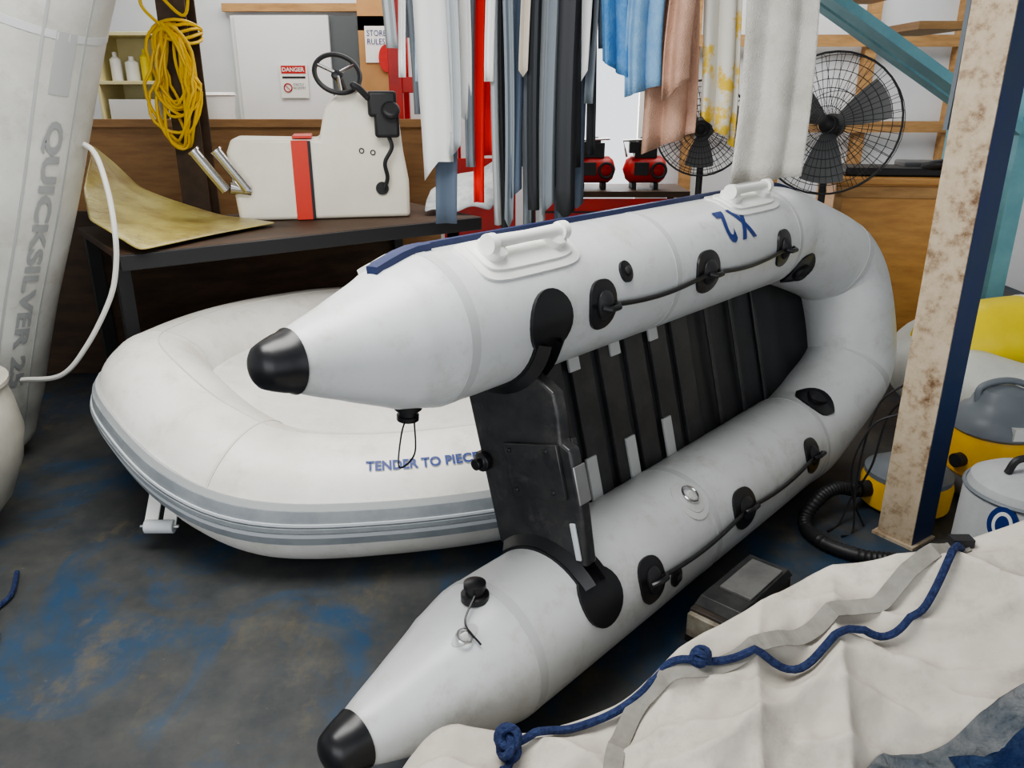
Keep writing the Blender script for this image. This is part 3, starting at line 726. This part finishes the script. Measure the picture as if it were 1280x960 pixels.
mb=MB().lathe((0,0,0),[(.15,.0),(.18,.02),(.19,.08),(.185,.40),(.17,.45),(.13,.475),(.02,.485)],M('bag_pale_grey',(.46,.47,.48),(.38,.39,.40),4,.6),seg=36)
mb.ring((0,0,.42),.184,.007,greyp,V((0,0,1)),40); mb.tube(cat([(-.08,0,.48),(-.05,0,.53),(.05,0,.53),(.08,0,.48)]),.012,blackm,8)
mb.obj('bag',c)
ax=V((-.75,-.66,0)); MB().lathe(ax*.187+V((0,0,.36)),[(.062,-.012),(.062,.004)],navyt,axis=ax,ys=.72).lathe(ax*.187+V((0,0,.36)),[(.045,.002),(.045,.006)],whitep,axis=ax,ys=.66).lathe(ax*.187+V((0,0,.36)),[(.033,.004),(.033,.008)],navyt,axis=ax,ys=.6).obj('logo_patch',c)

c=empty('worn_tool_case',Matrix.Translation((.75,2.22,0))@Matrix.Rotation(D(47),4,'Z'))
mb=MB().box((0,0,.06),(.40,.17,.12),M('worn_brown',(.06,.045,.035),(.025,.025,.025),8,.6),taper=.94).box((.02,0,.135),(.37,.16,.03),M('worn_black',(.02,.02,.022),(.05,.05,.047),10,.5),taper=.88).box((.04,-.01,.153),(.22,.11,.012),M('worn_lid_grey',(.16,.16,.155),(.10,.10,.10),8,.6)).box((-.185,-.0,.07),(.045,.155,.08),M('worn_cream',(.40,.37,.30),(.16,.13,.09),10,.6)).box((-.12,-.088,.07),(.10,.006,.05),M('worn_orange',(.4,.14,.03),rough=.6))
mb.obj('case',c,bevel=.02,bseg=3)

# ------------------------------------------------------------ canvas cover
RG=[(-.36,1.20,.08),(-.27,1.36,.21),(-.16,1.43,.315),(-.08,1.41,.31),(0,1.40,.295),(.16,1.42,.325),(.27,1.445,.365),(.34,1.47,.44),(.418,1.515,.475),(.568,1.59,.505),(.775,1.72,.53),(.90,1.68,.575),(1.04,1.67,.63),(1.12,1.66,.665),(1.25,1.67,.70),(1.5,1.7,.76),(1.8,1.7,.78)]
def lerpR(x):
    if x<=RG[0][0]: return RG[0][1],RG[0][2]
    for a,b_ in zip(RG,RG[1:]):
        if x<=b_[0]:
            k=(x-a[0])/(b_[0]-a[0]); return a[1]+(b_[1]-a[1])*k,a[2]+(b_[2]-a[2])*k
    return RG[-1][1],RG[-1][2]
def ridge(x):
    acc=[0,0]
    for dx in(-.04,-.02,0,.02,.04):
        y,z=lerpR(x+dx); acc[0]+=y;acc[1]+=z
    return acc[0]/5,acc[1]/5
PF=[(-.14,0),(-.11,.35),(-.06,.8),(-.02,.97),(0,1),(.08,.95),(.25,.8),(.45,.62),(.8,.3),(1.1,0)]
def prof(q):
    for a,b_ in zip(PF,PF[1:]):
        if q<=b_[0]:
            k=(q-a[0])/(b_[0]-a[0]); return a[1]+(b_[1]-a[1])*k
    return 0
def rg(t):
    s=math.sin(t); return (1-abs(s))**1.6
def cz(x,q):
    y,z=ridge(x)
    p=prof(q)
    wq=.35*noise.noise(V((x*1.7,q*2.2,9)))
    f=noise.fractal(V((x*2.4+q*1.5,q*3.0-x*1.2,3)),1.0,2.0,3)*.055
    f+=.056*rg((q*1.25-x*.55+wq*.6)*8.5)+.036*rg((x*1.5+q*.7+wq)*6.0+1.0)+.018*rg((x*.5-q*1.4+wq*.5)*19)
    f+=.006*noise.noise(V((x*22,q*22,1)))
    f2=f*min(1,max(0,(q+.02)*7+.12))*min(1,p*3)
    return V((x,y-q*(1 if q<0 else .95),max(.004,z*p+f2)))
MB().grid(lambda u,v:cz(-.36+2.1*u,-.14+1.24*v),280,160,canvas).obj('canvas_boat_cover',angle=180)
def on(pts,h,sub=8):
    out=[]
    for p in cat([V((a,b_,0)) for a,b_ in pts],sub):
        zm=max(cz(p.x+dx,p.y+dq).z for dx in(-.012,0,.012) for dq in(-.012,0,.012))
        c_=cz(p.x,p.y); out.append(V((c_.x,c_.y-.004,zm+h)))
    for _ in range(2):
        zs=[o.z for o in out]
        for i in range(1,len(out)-1): out[i].z=max(zs[i],(zs[i-1]+zs[i]+zs[i+1])/3)
    return out
mb=MB()
RP=[(1.05,.04),(.97,.12),(.91,.17),(.84,.21),(.74,.215),(.64,.19),(.52,.11),(.41,.06),(.34,.03),(.28,.03),(.17,.03),(.08,.03),(0.0,.04)]
mb.tube(on(RP,.010),.009,ropeb,8)
kp=cz(.41,.06)+V((0,0,.02))
for k in range(3): mb.ring(kp+V((random.uniform(-.01,.01),0,.004*k)),.016,.009,ropeb,V((random.uniform(-1,1),random.uniform(-1,1),.6)),14,6)
kp=cz(0,.05)+V((0,0,.025))
for k in range(5): mb.ring(kp+V((random.uniform(-.012,.012),random.uniform(-.012,.01),.010*k-.01)),.02,.010,ropeb,V((random.uniform(-1,1),random.uniform(-1,1),.5)),14,6)
mb.tube(on([(0,.06),(-.02,.12),(0.0,.2),(.02,.3)],.008),.0095,ropeb,8)
mb.obj('blue_rope')
mb=MB()
def strap(pts,wd,h):
    P_=on(pts,h,8); vs=[]
    for i,p in enumerate(P_):
        t=(P_[min(i+1,len(P_)-1)]-P_[max(0,i-1)]).normalized(); s_=t.cross(V((0,-.35,1))).normalized()*wd/2
        vs+=[p-s_,p,p+s_]
    fs=[]
    for i in range(len(P_)-1): fs+=[(3*i,3*i+1,3*i+4,3*i+3),(3*i+1,3*i+2,3*i+5,3*i+4)]
    mb.add(vs,fs,strapg)
strap([(1.07,.02),(.97,.05),(.90,.09),(.83,.14),(.74,.14),(.66,.13),(.58,.11),(.52,.10),(.41,.075),(.34,.05),(.27,.05),(.22,.12),(.20,.22),(.20,.4)],.040,.005)
mb.box(cz(1.06,.02)+V((0,0,.02)),(.05,.03,.02),blackm)
mb.obj('webbing_strap',solid=.003,smooth=False)
def rag(u,v):
    x=.58+1.0*u; q0=.49-.15*min(1,max(0,(x-.55)/.6)); q=q0+.45*v
    p=cz(x,q); b_=noise.fractal(V((x*9,q*9,1)),1,2,4)*.03+.03
    e=min(1,min(u,1-u,v,1-v)*12)
    return p+V((0,0,.006+b_*e))
MB().grid(rag,90,50,clothg).obj('grey_rag_pile',angle=180)
def rag2(u,v):
    x=.88+.22*u; q=.45+.22*v; p=cz(x,q); e=min(1,min(u,1-u,v,1-v)*8)
    return p+V((0,0,.035+.03*e+.015*noise.noise(V((x*20,q*20,0)))))
MB().grid(rag2,24,24,clothn).obj('navy_towel',angle=180)

# ------------------------------------------------------------ lights
def area(name,loc,rot,sx,sy,pw,col=(1,1,1)):
    l=bpy.data.lights.new(name,'AREA'); l.shape='RECTANGLE'; l.size=sx; l.size_y=sy; l.energy=pw; l.color=col
    o=bpy.data.objects.new(name,l); o.location=loc; o.rotation_euler=rot; scn.collection.objects.link(o)
area('added_overhead_light',(-.8,1.9,3.15),(0,0,0),2.2,1.3,120,(1,.985,.95))  # added soft light under the closed ceiling, in place of unbuilt skylights
area('added_overhead_light.001',(.3,5.9,3.15),(0,0,0),6,1.4,125,(1,.985,.95))  # added overhead light to brighten the background; no fixture is built
area('rear_fill_light',(-1.5,-2.5,1.9),(D(82),0,D(-12)),4.5,2.4,58,(.98,.985,1))  # added fill light behind the camera, at an assumed, unbuilt roller door opening
area('doorway_daylight',(.82,WY+.5,1.3),(D(-90),0,0),.6,1.8,30,(.95,.98,1))
wd=bpy.data.worlds.new('sky'); scn.world=wd; wd.use_nodes=True
bg=wd.node_tree.nodes['Background']; bg.inputs[0].default_value=(.92,.96,1,1); bg.inputs[1].default_value=1.35
# ------------------------------------------------------------ camera
cd=bpy.data.cameras.new('camera'); cd.lens=28.125; cd.sensor_width=36; co=bpy.data.objects.new('camera',cd); scn.collection.objects.link(co)
co.location=(0,0,1.65); co.rotation_euler=(D(70),0,0); cd.clip_start=.05; scn.camera=co
